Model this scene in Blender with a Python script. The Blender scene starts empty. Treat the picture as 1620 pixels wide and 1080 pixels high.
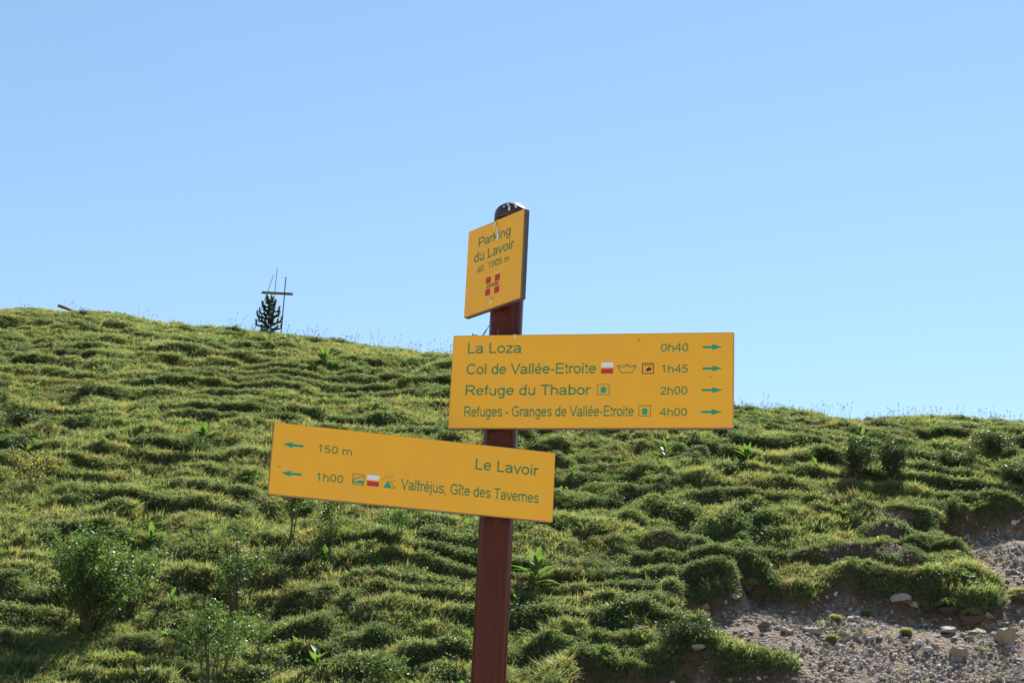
import bpy, bmesh, math, random
import numpy as np
from mathutils import Vector, Matrix

random.seed(7)
RNG = np.random.default_rng(11)
scene = bpy.context.scene
COL = scene.collection

# ------------------------------------------------------------------ camera
EYE = 1.6
FPX, PITCH, ROLL = 2611.9, 0.30001, 0.04798          # focal in px of a 1620 px wide frame
F_ = np.array([0, math.cos(PITCH), math.sin(PITCH)])
R0 = np.array([1.0, 0, 0]); U0 = np.array([0, -math.sin(PITCH), math.cos(PITCH)])
R_ = R0 * math.cos(ROLL) + U0 * math.sin(ROLL)
U_ = -R0 * math.sin(ROLL) + U0 * math.cos(ROLL)
cam = bpy.data.cameras.new('camera')
cam_o = bpy.data.objects.new('camera', cam); COL.objects.link(cam_o)
M4 = Matrix(((R_[0], U_[0], -F_[0], 0), (R_[1], U_[1], -F_[1], 0), (R_[2], U_[2], -F_[2], EYE), (0, 0, 0, 1)))
cam_o.matrix_world = M4
cam.sensor_width = 36.0; cam.lens = FPX / 1620 * 36
cam.clip_start = 0.1; cam.clip_end = 3000
cam.dof.use_dof = True; cam.dof.focus_distance = 3.75; cam.dof.aperture_fstop = 28
scene.camera = cam_o

# ------------------------------------------------------------------ light
SUN_AZ, SUN_EL = math.radians(23), math.radians(48)
world = bpy.data.worlds.new('World'); scene.world = world; world.use_nodes = True
wn = world.node_tree
sky = wn.nodes.new('ShaderNodeTexSky'); sky.sky_type = 'NISHITA'; sky.sun_disc = False
sky.sun_elevation = SUN_EL; sky.sun_rotation = SUN_AZ
sky.air_density = 1.6; sky.dust_density = 0.03; sky.ozone_density = 4.8
bg = wn.nodes['Background']; wn.links.new(sky.outputs[0], bg.inputs[0]); bg.inputs[1].default_value = 0.060
sun = bpy.data.lights.new('sun', 'SUN'); sun.energy = 5.0; sun.angle = math.radians(0.5); sun.color = (1.0, 0.95, 0.88)
sun_o = bpy.data.objects.new('sun', sun); COL.objects.link(sun_o)
sd = Vector((math.sin(SUN_AZ) * math.cos(SUN_EL), math.cos(SUN_AZ) * math.cos(SUN_EL), math.sin(SUN_EL)))
sun_o.rotation_euler = sd.to_track_quat('Z', 'Y').to_euler(); sun_o.location = (0, 0, 30)
scene.view_settings.view_transform = 'Standard'; scene.view_settings.look = 'None'
scene.view_settings.gamma = 1.0; scene.view_settings.use_curve_mapping = False
scene.view_settings.exposure = 1.22
scene.cycles.max_bounces = 6; scene.cycles.transparent_max_bounces = 4
scene.cycles.caustics_reflective = False; scene.cycles.caustics_refractive = False

# ------------------------------------------------------------------ materials
def new_mat(name):
    m = bpy.data.materials.new(name); m.use_nodes = True
    nt = m.node_tree; b = nt.nodes['Principled BSDF']
    return m, nt, b

def node(nt, kind, **kw):
    n = nt.nodes.new(kind)
    for k, v in kw.items():
        if k.startswith('_'): setattr(n, k[1:], v)
        else: n.inputs[k].default_value = v
    return n

def mixrgb(nt, fac, a, b):
    n = nt.nodes.new('ShaderNodeMix'); n.data_type = 'RGBA'
    for i, v in ((0, fac), (6, a), (7, b)):
        if hasattr(v, 'links') or hasattr(v, 'is_linked'): nt.links.new(v, n.inputs[i])
        else: n.inputs[i].default_value = v if i == 0 else (v[0], v[1], v[2], 1)
    return n.outputs[2]

def ramp(nt, sock, lo, hi):
    n = nt.nodes.new('ShaderNodeMapRange'); n.inputs[1].default_value = lo; n.inputs[2].default_value = hi
    nt.links.new(sock, n.inputs[0]); return n.outputs[0]

def pos(nt):
    return nt.nodes.new('ShaderNodeNewGeometry').outputs['Position']

def objc(nt):
    return nt.nodes.new('ShaderNodeTexCoord').outputs['Object']

def noise(nt, vec, scale, detail=3, rough=.55):
    n = node(nt, 'ShaderNodeTexNoise', Scale=scale, Detail=detail, Roughness=rough)
    nt.links.new(vec, n.inputs['Vector']); return n.outputs[0]

def simple(name, col, rough=.5, var=.15, scale=30, spec=.5, metal=0, bump=0):
    m, nt, b = new_mat(name)
    f = noise(nt, objc(nt), scale)
    c = mixrgb(nt, f, [x * (1 - var) for x in col], [min(1, x * (1 + var)) for x in col])
    nt.links.new(c, b.inputs['Base Color'])
    b.inputs['Roughness'].default_value = rough; b.inputs['Specular IOR Level'].default_value = spec
    b.inputs['Metallic'].default_value = metal
    if bump:
        bp = node(nt, 'ShaderNodeBump', Strength=bump, Distance=.01)
        nt.links.new(f, bp.inputs['Height']); nt.links.new(bp.outputs[0], b.inputs['Normal'])
    return m

def leaf_mat(name, c1, c2, trans=.45, rough=.45, spec=.35, patch=1.2, dry=0.0, drycol=(.20, .15, .06)):
    """leaf: diffuse + translucent + a weak sheen, hue drifting over the hill and from plant to plant"""
    m, nt, b = new_mat(name)
    P = pos(nt)
    f1 = ramp(nt, noise(nt, P, patch, 4, .6), .3, .7)
    oi = nt.nodes.new('ShaderNodeObjectInfo')
    f2 = nt.nodes.new('ShaderNodeMath'); f2.operation = 'MULTIPLY_ADD'
    nt.links.new(oi.outputs['Random'], f2.inputs[0]); f2.inputs[1].default_value = .6; f2.use_clamp = True
    f3 = nt.nodes.new('ShaderNodeMath'); f3.operation = 'MULTIPLY_ADD'; f3.inputs[1].default_value = .6; f3.inputs[2].default_value = -.1
    nt.links.new(f1, f3.inputs[0]); nt.links.new(f3.outputs[0], f2.inputs[2])
    c = mixrgb(nt, f2.outputs[0], c1, c2)
    if dry:
        g = ramp(nt, noise(nt, P, 2.3, 3, .6), .62 - dry * .3, .74 - dry * .3)
        c = mixrgb(nt, g, c, drycol)
    nt.links.new(c, b.inputs['Base Color'])
    b.inputs['Roughness'].default_value = rough; b.inputs['Specular IOR Level'].default_value = spec
    tr = nt.nodes.new('ShaderNodeBsdfTranslucent')
    g = nt.nodes.new('ShaderNodeMix'); g.data_type = 'RGBA'; g.blend_type = 'MULTIPLY'; g.inputs[0].default_value = 1
    nt.links.new(c, g.inputs[6]); g.inputs[7].default_value = (1.75, 1.75, 1.0, 1)
    nt.links.new(g.outputs[2], tr.inputs[0])
    mx = nt.nodes.new('ShaderNodeMixShader'); mx.inputs[0].default_value = trans
    nt.links.new(b.outputs[0], mx.inputs[1]); nt.links.new(tr.outputs[0], mx.inputs[2])
    nt.links.new(mx.outputs[0], nt.nodes['Material Output'].inputs[0])
    return m

def yellow_panel():
    m, nt, b = new_mat('yellow_enamel')
    O = objc(nt)
    f = noise(nt, O, 9, 4, .6)
    c = mixrgb(nt, ramp(nt, f, .35, .7), (.92, .45, .022), (.89, .43, .030))
    # wind-blown dirt specks and faint run marks
    sp = node(nt, 'ShaderNodeTexVoronoi', Scale=26.0); nt.links.new(O, sp.inputs['Vector'])
    g = ramp(nt, sp.outputs['Distance'], .075, .045)
    n2 = ramp(nt, noise(nt, O, 5, 1), .56, .6)
    mm = nt.nodes.new('ShaderNodeMath'); mm.operation = 'MULTIPLY'
    nt.links.new(g, mm.inputs[0]); nt.links.new(n2, mm.inputs[1])
    c = mixrgb(nt, mm.outputs[0], c, (.36, .20, .05))
    mp = node(nt, 'ShaderNodeMapping'); mp.inputs['Scale'].default_value = (60, 60, 3)
    nt.links.new(O, mp.inputs[0])
    st = ramp(nt, noise(nt, mp.outputs[0], 1, 3), .60, .85)
    ms = nt.nodes.new('ShaderNodeMath'); ms.operation = 'MULTIPLY'; ms.inputs[1].default_value = .22; nt.links.new(st, ms.inputs[0])
    c = mixrgb(nt, ms.outputs[0], c, (.60, .38, .12))
    nt.links.new(c, b.inputs['Base Color'])
    b.inputs['Roughness'].default_value = .42; b.inputs['Specular IOR Level'].default_value = .35
    return m

MAT = dict(
    yellow=yellow_panel(),
    edge=simple('panel_edge', (.078, .058, .060), .38, .2, 40, .5),
    green=simple('green_print', (.022, .23, .075), .5, .12, 90),
    teal=simple('teal_print', (.004, .33, .165), .5, .12, 90),
    red=simple('red_print', (.55, .015, .03), .5, .1, 60),
    white=simple('white_print', (.78, .78, .82), .5, .05, 60),
    brownprint=simple('brown_print', (.13, .035, .012), .5, .1, 60),
    black=simple('black_print', (.015, .012, .03), .5, .1, 60),
    bolt=simple('bolt_yellow', (.72, .50, .16), .35, .1, 60),
    dropping=simple('dropping_white', (.70, .66, .60), .7, .12, 200),
    clod=simple('clod_soil', (.10, .072, .050), .95, .4, 12, .1, 0, .6),
    cap=simple('cap_paint', (.055, .022, .022), .35, .3, 60),
    wood=simple('weathered_wood', (.20, .14, .10), .8, .4, 60, .2, 0, .4),
    pole_dark=simple('ridge_pole', (.030, .045, .07), .6, .3, 40),
    bark=simple('bark', (.10, .075, .05), .9, .4, 60, .2, 0, .4),
    deadwood=simple('bleached_twig', (.62, .58, .50), .8, .15, 80, .2),
    straw=simple('straw', (.36, .28, .13), .8, .25, 80, .2),
    stone_grey=simple('stone_grey', (.29, .245, .215), .85, .35, 9, .3, 0, .6),
    stone_tan=simple('stone_tan', (.30, .225, .165), .85, .3, 9, .3, 0, .6),
    stone_pale=simple('stone_pale', (.48, .44, .41), .8, .2, 9, .3, 0, .6),
    needle=leaf_mat('needle_green', (.028, .062, .030), (.052, .095, .040), .15, .5, .3),
    grass=leaf_mat('grass_blade', (.086, .130, .056), (.156, .188, .092), .52, .5, .35, .9, .22, (.20, .19, .085)),
    grass2=leaf_mat('meadow_grass', (.114, .156, .068), (.206, .228, .114), .52, .5, .35, .7, .4, (.24, .215, .10)),
    herb=leaf_mat('herb_leaf', (.076, .114, .052), (.118, .154, .072), .45, .6, .2, 1.4),
    broad=leaf_mat('broad_leaf', (.060, .118, .028), (.098, .165, .038), .48, .55, .25, 3),
    willow=leaf_mat('willow_leaf', (.052, .098, .028), (.098, .158, .042), .46, .46, .28, 3),
    darkleaf=leaf_mat('dark_shrub_leaf', (.034, .060, .026), (.062, .095, .036), .32, .55, .25, 3),
    yellowleaf=leaf_mat('yellow_leaf', (.20, .21, .03), (.30, .27, .03), .5, .35, .5, 3),
    petal=leaf_mat('white_petal', (.60, .58, .54), (.74, .72, .68), .35, .6, .2, 3),  # petal white, also used as painted sparkle of sunlit leaves
    ypetal=leaf_mat('yellow_petal', (.70, .42, .02), (.80, .60, .05), .35, .6, .2, 3),
    drystem=leaf_mat('dry_seed_stalk', (.20, .165, .08), (.27, .22, .12), .35, .6, .2, 3),
)

def pole_paint():
    m, nt, b = new_mat('brown_pole_paint')
    O = objc(nt)
    c = mixrgb(nt, noise(nt, O, 14, 4, .6), (.066, .013, .006), (.096, .020, .009))
    mp = node(nt, 'ShaderNodeMapping'); mp.inputs['Scale'].default_value = (40, 40, 14); nt.links.new(O, mp.inputs[0])
    sc = ramp(nt, noise(nt, mp.outputs[0], 1, 2), .72, .76)
    c = mixrgb(nt, sc, c, (.14, .06, .04))
    nt.links.new(c, b.inputs['Base Color']); b.inputs['Roughness'].default_value = .17; b.inputs['Specular IOR Level'].default_value = .17
    return m
MAT['pole'] = pole_paint()

def ground_mat():
    m, nt, b = new_mat('hillside_soil')
    P = pos(nt)
    at = nt.nodes.new('ShaderNodeAttribute'); at.attribute_name = 'bare'
    n1 = noise(nt, P, 3.0, 6, .65); n2 = noise(nt, P, 14, 5, .7)
    turf = mixrgb(nt, ramp(nt, n1, .35, .65), (.040, .046, .016), (.085, .078, .030))
    turf = mixrgb(nt, ramp(nt, n2, .5, .75), turf, (.060, .045, .028))
    gr = mixrgb(nt, ramp(nt, n1, .3, .7), (.115, .078, .056), (.205, .148, .112))
    vo = node(nt, 'ShaderNodeTexVoronoi', Scale=22.0, Randomness=1.0); nt.links.new(P, vo.inputs['Vector'])
    sepc = nt.nodes.new('ShaderNodeSeparateColor'); nt.links.new(vo.outputs['Color'], sepc.inputs[0])
    gr = mixrgb(nt, ramp(nt, sepc.outputs[0], .35, 1.0), gr, (.29, .23, .19))
    gr = mixrgb(nt, ramp(nt, n2, .55, .8), gr, (.12, .085, .065))
    c = mixrgb(nt, ramp(nt, at.outputs['Fac'], .05, .4), turf, mixrgb(nt, n1, (.085, .058, .038), (.13, .09, .06)))
    c = mixrgb(nt, ramp(nt, at.outputs['Fac'], .55, .95), c, gr)
    rd = nt.nodes.new('ShaderNodeAttribute'); rd.attribute_name = 'car_park'
    c = mixrgb(nt, rd.outputs['Fac'], c, mixrgb(nt, n1, (.38, .34, .29), (.46, .42, .37)))
    nt.links.new(c, b.inputs['Base Color']); b.inputs['Roughness'].default_value = .95
    b.inputs['Specular IOR Level'].default_value = .15
    bp = node(nt, 'ShaderNodeBump', Strength=.9, Distance=.05)
    ad = nt.nodes.new('ShaderNodeMath'); ad.operation = 'SUBTRACT'
    nt.links.new(n2, ad.inputs[0]); nt.links.new(vo.outputs['Distance'], ad.inputs[1])
    nt.links.new(ad.outputs[0], bp.inputs['Height']); nt.links.new(bp.outputs[0], b.inputs['Normal'])
    return m
MAT['ground'] = ground_mat()

# ------------------------------------------------------------------ helpers
def link(o, parent=None):
    COL.objects.link(o)
    if parent is not None: o.parent = parent
    return o

def tag(o, label=None, cat=None, group=None, kind=None):
    for k, v in (('label', label), ('category', cat), ('group', group), ('kind', kind)):
        if v: o[k] = v
    return o

def empty(name, loc, rz=0, parent=None):
    o = bpy.data.objects.new(name, None); o.location = loc; o.rotation_euler = (0, 0, rz)
    o.empty_display_size = .1
    return link(o, parent)

def mesh_from(name, V, Fc, mats, mi=None, smooth=False):
    me = bpy.data.meshes.new(name); me.from_pydata([tuple(map(float, v)) for v in V], [], Fc)
    for m in mats: me.materials.append(m)
    if mi is not None: me.polygons.foreach_set('material_index', mi)
    if smooth: me.polygons.foreach_set('use_smooth', [True] * len(me.polygons))
    me.update(); return me

def obj(name, V, Fc, mats, parent=None, mi=None, smooth=False, loc=None):
    o = bpy.data.objects.new(name, mesh_from(name, V, Fc, mats if isinstance(mats, list) else [mats], mi, smooth))
    if loc is not None: o.location = loc
    return link(o, parent)

class MB:
    """collects geometry"""
    def __init__(s): s.V = []; s.F = []; s.mi = []
    def add(s, V, Fc, m=0):
        n = len(s.V); s.V += [tuple(v) for v in V]; s.F += [tuple(i + n for i in f) for f in Fc]; s.mi += [m] * len(Fc)
    def tube(s, pts, rad, n=6, m=0, cap=True):
        base = len(s.V); k = len(pts); rad = rad if hasattr(rad, '__len__') else [rad] * k
        for i, p in enumerate(pts):
            p = Vector(p); a = Vector(pts[max(0, i - 1)]); b = Vector(pts[min(k - 1, i + 1)])
            d = (b - a).normalized(); q = d.orthogonal().normalized(); w = d.cross(q)
            for j in range(n):
                t = 2 * math.pi * j / n
                s.V.append(tuple(p + (q * math.cos(t) + w * math.sin(t)) * rad[i]))
        for i in range(k - 1):
            for j in range(n):
                a = base + i * n + j; b = base + i * n + (j + 1) % n
                s.F.append((a, b, b + n, a + n)); s.mi.append(m)
        if cap:
            s.F.append(tuple(base + j for j in range(n))[::-1]); s.mi.append(m)
            s.F.append(tuple(base + (k - 1) * n + j for j in range(n))); s.mi.append(m)
    def leaf(s, p, d, up, L, W, m=0, bend=.15, fold=.12, n=2):
        """pointed leaf: base at p, along d, n segments, two rows folded on the midrib"""
        d = d.normalized(); side = d.cross(up)
        if side.length < 1e-3: side = d.orthogonal()
        side.normalize(); nr = side.cross(d).normalized()
        prof = [(0, .12), (.3, .85), (.62, 1), (1, 0)] if n > 1 else [(0, .25), (.5, 1), (1, 0)]
        b0 = len(s.V)
        for t, w in prof:
            c = p + d * (L * t) - nr * (bend * L * t * t)
            s.V.append(tuple(c - side * (W / 2 * w) + nr * fold * W * w)); s.V.append(tuple(c)); s.V.append(tuple(c + side * (W / 2 * w) + nr * fold * W * w))
        for i in range(len(prof) - 1):
            a = b0 + 3 * i
            s.F += [(a, a + 1, a + 4, a + 3), (a + 1, a + 2, a + 5, a + 4)]; s.mi += [m, m]
    def mesh(s, name, mats, smooth=False): return mesh_from(name, s.V, s.F, mats, s.mi, smooth)
    def build(s, name, mats, parent=None, smooth=False, loc=None):
        o = bpy.data.objects.new(name, s.mesh(name, mats if isinstance(mats, list) else [mats], smooth))
        if loc is not None: o.location = loc
        return link(o, parent)

# ------------------------------------------------------------------ noise in numpy
def _h(ix, iy, seed):
    h = (ix.astype(np.int64) * 374761393 + iy.astype(np.int64) * 668265263 + seed * 974634777) & 0xffffffff
    h = ((h ^ (h >> 13)) * 1274126177) & 0xffffffff
    return ((h ^ (h >> 16)) & 0xffff) / 65535.0

def vn(x, y, seed=0):
    ix = np.floor(x); iy = np.floor(y); fx = x - ix; fy = y - iy
    fx = fx * fx * fx * (fx * (fx * 6 - 15) + 10); fy = fy * fy * fy * (fy * (fy * 6 - 15) + 10)
    a = _h(ix, iy, seed); b = _h(ix + 1, iy, seed); c = _h(ix, iy + 1, seed); d = _h(ix + 1, iy + 1, seed)
    return (a * (1 - fx) + b * fx) * (1 - fy) + (c * (1 - fx) + d * fx) * fy

def fbm(x, y, seed=0, o=3):
    s = 0; a = .5; t = 0
    for i in range(o):
        s = s + a * vn(x * 2 ** i + 17 * i, y * 2 ** i + 31 * i, seed + i); t += a; a *= .5
    return s / t

def sstep(a, b, t):
    t = np.clip((t - a) / (b - a), 0, 1); return t * t * (3 - 2 * t)

# ------------------------------------------------------------------ terrain
SL, Y0, S2, WC = .577, 13.0, -.08, 1.6
def ray(px, py):
    return F_ + R_ * (px - 810) / FPX - U_ * (py - 540) / FPX

def softplus(t): return np.where(t > 30, t, np.log1p(np.exp(np.minimum(t, 30))))
def base_z(x, y, yc):
    up = SL * 1.2 * softplus((y - Y0) / 1.2)
    return up - (SL - S2) * WC * softplus((y - yc) / WC)

# where the crest lies, so that the ridge has the outline seen from the road
SIL = [(-260, 500), (0, 492), (60, 490), (100, 492), (250, 510), (400, 521), (500, 533), (600, 547), (715, 562), (850, 584), (1000, 610), (1162, 640), (1300, 653), (1400, 659), (1500, 659), (1620, 668), (1880, 690)]
XC, YC = [], []
SIL_E = []
for px, py in SIL:
    D = ray(px, py); SIL_E.append((D[0] / D[1], D[2] / D[1]))
SIL_A = np.array([a for a, e in SIL_E]); SIL_T = np.array([e for a, e in SIL_E])
def fit_crest(E):
  global XC, YC
  xc, yc_ = [], []
  for a, e in zip(SIL_A, E):
    lo, hi = 18.0, 70.0
    for _ in range(24):
        mid = (lo + hi) / 2; yy = np.linspace(15, mid + 8, 300)
        t = np.max((base_z(a * yy, yy, mid) - EYE) / yy)
        if t < e: lo = mid
        else: hi = mid
    xc.append(a * mid); yc_.append(mid)
  XC, YC = xc, yc_
fit_crest(SIL_T)
def crest(x): return np.interp(x, XC, YC)

def smooth_z(x, y): return base_z(x, y, crest(x))
def at(px, py, zf=None):
    """point of the hillside seen at photo pixel (px, py); above the ridge line it slides down onto it"""
    zf = zf or smooth_z
    for k in range(60):
        D = ray(px, py + 2 * k); t = np.arange(12.0, 75.0, .04) / D[1]
        h = zf(D[0] * t, D[1] * t) - (D[2] * t + EYE)
        i = int(np.argmax(h > 0))
        if h[i] > 0:
            q = t[i] - .04 / D[1] * h[i] / max(1e-6, h[i] - h[i - 1]) if i else t[i]
            return Vector((D[0] * q, D[1] * q, D[2] * q + EYE))
    D = ray(px, py); D = D / D[1] * 16.0
    return Vector((D[0], D[1], D[2] + EYE))

SCARS = [
    [(1900, 790), (1640, 812), (1500, 820), (1482, 838), (1520, 862), (1545, 885), (1580, 907), (1576, 930), (1520, 930), (1480, 922), (1430, 930), (1400, 924), (1360, 914), (1310, 916), (1290, 918), (1215, 924), (1196, 900), (1085, 946), (1045, 958), (1112, 984), (1175, 1010), (1240, 1036), (1285, 1056), (1298, 1074), (1300, 1250), (1900, 1250)],
    [(895, 1250), (915, 1068), (960, 1058), (1050, 1052), (1105, 1040), (1150, 1052), (1190, 1045), (1240, 1062), (1310, 1066), (1320, 1250)],
]
BARE_SPOTS = [(1415, 822, 30, 7), (115, 697, 28, 7), (1360, 665, 50, 12), (180, 655, 20, 5), (1345, 655, 45, 10), (1150, 905, 25, 9), (700, 690, 20, 6)]
def to_world_poly(pp):
    out = []
    for px, py in pp:
        P = at(px, py)
        out.append((P[0], P[1]))
    return out
POLY = [to_world_poly(p) for p in SCARS]
SPOTS = []
for px, py, w, h in BARE_SPOTS:
    a = at(px, py); SPOTS.append((a.x, a.y, w / FPX * a.y, h / FPX * a.y / (SL - .22)))

def inpoly(x, y, poly):
    r = np.zeros(x.shape, bool); n = len(poly)
    for i in range(n):
        x1, y1 = poly[i]; x2, y2 = poly[(i + 1) % n]
        if y1 == y2: continue
        c = ((y1 > y) != (y2 > y)) & (x < (x2 - x1) * (y - y1) / (y2 - y1) + x1)
        r ^= c
    return r
# scar mask as a blurred raster in world metres
GX0, GY0, GS = -2.0, 12.0, .05
gw, gh = int(16 / GS), int(16 / GS)
gx, gy = np.meshgrid(GX0 + np.arange(gw) * GS, GY0 + np.arange(gh) * GS)
wx = gx + .35 * (vn(gx / .5, gy / .5, 51) - .5) + .18 * (vn(gx / .16, gy / .16, 52) - .5)
wy = gy + .45 * (vn(gx / .6, gy / .6, 53) - .5) + .18 * (vn(gx / .16, gy / .16, 54) - .5)
SC = (inpoly(wx, wy, POLY[0]) | inpoly(wx, wy, POLY[1])).astype(float)
def blur(a, k):
    for ax in (0, 1):
        c = np.cumsum(np.concatenate([np.repeat(np.take(a, [0], ax), k + 1, ax), a, np.repeat(np.take(a, [-1], ax), k, ax)], ax), ax)
        n = a.shape[ax]
        a = (np.take(c, range(2 * k + 1, 2 * k + 1 + n), ax) - np.take(c, range(0, n), ax)) / (2 * k + 1)
    return a
SCB = blur(blur(SC, 1), 1); SCW = blur(blur(SC, 7), 7)
def samp(G, x, y):
    u = np.clip((x - GX0) / GS, 0, gw - 1.001); v = np.clip((y - GY0) / GS, 0, gh - 1.001)
    i = u.astype(int); j = v.astype(int); fu = u - i; fv = v - j
    r = (G[j, i] * (1 - fu) + G[j, i + 1] * fu) * (1 - fv) + (G[j + 1, i] * (1 - fu) + G[j + 1, i + 1] * fu) * fv
    return np.where((y < GY0) | (x < GX0), 0, r)

def terrain(x, y):
    """full relief: returns z, bare mask, riser mask, dark-herb mask"""
    yc = crest(x); z = base_z(x, y, yc)
    live = sstep(12.5, 15.5, y) * (1 - sstep(2.5, 6, y - yc))
    warp = 1.5 * (fbm(x / 5, y / 4, 1, 2) - .5) * 2 + 1.5 * (fbm(x / 1.4, y / 1.3, 2, 2) - .5) + .42 * (vn(x / .45, y / .4, 3) - .5)
    P = .82 + .30 * (np.clip(y, 16, 40) - 18) / 20
    PER = .74
    q = (y + warp) / PER; fl = np.floor(q); t = q - fl
    region = .64 + .30 * sstep(-3.5, 1.0, x)
    amt = np.clip(-.15 + 1.6 * fbm(x / 1.0 + fl * 7.3, fl * .77, 5, 2), .05, 1.05) * region
    S = fl + sstep(.58, .94, t)
    bare = samp(SCB, x, y)
    turf = 1 - sstep(.25, .75, samp(SCW, x, y))
    dz = SL * PER * (S - q + .29) * amt
    bil = lambda v: np.abs(2 * v - 1) ** .6          # rounded tussocks with tight creases between
    wx_ = x + .12 * (vn(x / .3, y / .3, 15) - .5); wy_ = y + .12 * (vn(x / .3, y / .3, 16) - .5)
    lobes = (.17 * (bil(vn(wx_ / .78, wy_ / .38, 6)) - .5) + .085 * (bil(vn(wx_ / .32, wy_ / .19, 7)) - .5) + .04 * (vn(x / .09, y / .08, 8) - .5)) * (.5 + .5 * region) * (.35 + 1.1 * sstep(.3, .7, fbm(x / 2.3, y / 1.9, 18, 2)))
    und = .30 * (fbm(x / 5, y / 4, 9, 2) - .5)
    near_crest = 1 - .55 * sstep(-4, 0, y - yc)
    bulge = .05 * np.exp(-((samp(SCW, x, y) - .25) / .2) ** 2) * (1 - sstep(.05, .3, bare))   # turf curls up before it breaks
    z = z + live * ((dz * near_crest) * turf + (lobes * turf) + und * near_crest + bulge)
    scar = -(.20 + .30 * np.clip(samp(SCW, x, y - .2) - samp(SCW, x, y + .4), 0, 1)) * bare * live
    rub = (.07 * (fbm(x / .45, y / .45, 12, 3) - .5) * sstep(.35, .65, vn(x / 1.2, y / 1.2, 19)) + .20 * (fbm(x / 1.1, y / 1.1, 14, 2) - .5)) * bare
    z = z + scar + rub * live
    bm = bare.copy()
    for sx, sy, w, h in SPOTS:
        d = np.hypot((x - sx) / w, (y - sy) / h) + .7 * (vn(x / .25, y / .2, 21) - .5)
        bm = np.maximum(bm, .75 * (1 - sstep(.75, 1.1, d)))
    # scattered bare soil on some risers
    ris = sstep(.55, .7, t) * (1 - sstep(.93, 1.0, t)) * amt
    bm = np.maximum(bm, .5 * ris * sstep(.70, .80, vn(x / 1.1, y / .8, 23)))
    herb = sstep(.45, .62, .75 * fbm(x / .9, y / .5, 31, 3) + .35 * ris)
    return z, bm, ris, herb

# the relief lifts the ridge a little: bring the crest back to the outline seen from the road
E_now = SIL_T.copy()
for _ in range(3):
    yy = np.linspace(22, 52, 500); got = []
    for a in SIL_A:
        aa = a + np.array([-.008, -.004, 0, .004, .008])[:, None]; Yq = np.broadcast_to(yy, (5, 500))
        got.append(float(np.mean(np.max((terrain(aa * Yq, Yq)[0] + .085 - EYE) / Yq, 1))))
    E_now = E_now + .8 * (SIL_T - np.array(got)); fit_crest(E_now)

# one ground sheet, fine where the hillside is in view, coarse out to the horizon
def axis(fine0, fine1, st, far, n):
    a = np.arange(fine0, fine1, st)
    g = np.geomspace(st * 3, far, n)
    return np.concatenate([fine0 - g[::-1], a, a[-1] + g])
XS = axis(-15.5, 13.5, .075, 900, 40)
YS = axis(15.8, 46, .06, 900, 40)
X, Y = np.meshgrid(XS, YS)
Z, BM, RI, HB = terrain(X, Y)
# behind the ridge the land falls off, then rolls on; the car park side stays level
Z = Z - .0004 * np.clip(Y - 60, 0, 300) ** 1.6
nx, ny = len(XS), len(YS)
V = np.stack([X, Y, Z], -1).reshape(-1, 3)
idx = np.arange(nx * ny).reshape(ny, nx)
Q = np.stack([idx[:-1, :-1], idx[:-1, 1:], idx[1:, 1:], idx[1:, :-1]], -1).reshape(-1, 4)
me = bpy.data.meshes.new('hillside')
me.vertices.add(len(V)); me.vertices.foreach_set('co', V.ravel())
me.loops.add(Q.size); me.loops.foreach_set('vertex_index', Q.ravel())
me.polygons.add(len(Q)); me.polygons.foreach_set('loop_start', np.arange(0, Q.size, 4)); me.polygons.foreach_set('loop_total', np.full(len(Q), 4))
me.update(calc_edges=True)
for nm, A in (('bare', BM), ('car_park', 1 - sstep(5, 12, Y))):
    a = me.attributes.new(nm, 'FLOAT', 'POINT'); a.data.foreach_set('value', A.astype(np.float32).ravel())
me.polygons.foreach_set('use_smooth', np.ones(len(Q), bool))
me.materials.append(MAT['ground'])
hill = link(bpy.data.objects.new('hillside', me)); tag(hill, kind='structure')

def zt(x, y): return float(terrain(np.array([x], float), np.array([y], float))[0][0])
def on(px, py):
    """point on the finished relief under photo pixel (px, py)"""
    P = at(px, py, lambda x, y: terrain(x, y)[0])
    return Vector((P.x, P.y, zt(P.x, P.y)))

# ------------------------------------------------------------------ ground cover (grass, herbs, flowers, gravel)
def blades(n, h0, h1, w, spread, seed, m=0, lean=.5, mb=None):
    r = random.Random(seed); mb = mb or MB()
    for i in range(n):
        a = r.uniform(0, 2 * math.pi); ra = spread * math.sqrt(r.random())
        p = Vector((math.cos(a) * ra, math.sin(a) * ra, -.02))
        a2 = a + r.uniform(-.9, .9); h = r.uniform(h0, h1); ln = r.uniform(.1, lean)
        d = Vector((math.cos(a2) * ln, math.sin(a2) * ln, 1)).normalized()
        o = Vector((math.cos(a2), math.sin(a2), 0)); s = Vector((-o.y, o.x, 0)) * (w / 2)
        s.rotate(Matrix.Rotation(r.uniform(-.9, .9), 3, 'Z'))
        mid = p + d * h * .55; tip = p + d * h + o * h * r.uniform(.1, .55) - Vector((0, 0, h * r.uniform(0, .2)))
        mb.add([p - s * .7, p + s * .7, mid + s, mid - s, tip], [(0, 1, 2, 3), (3, 2, 4)], m)
    return mb

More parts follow.
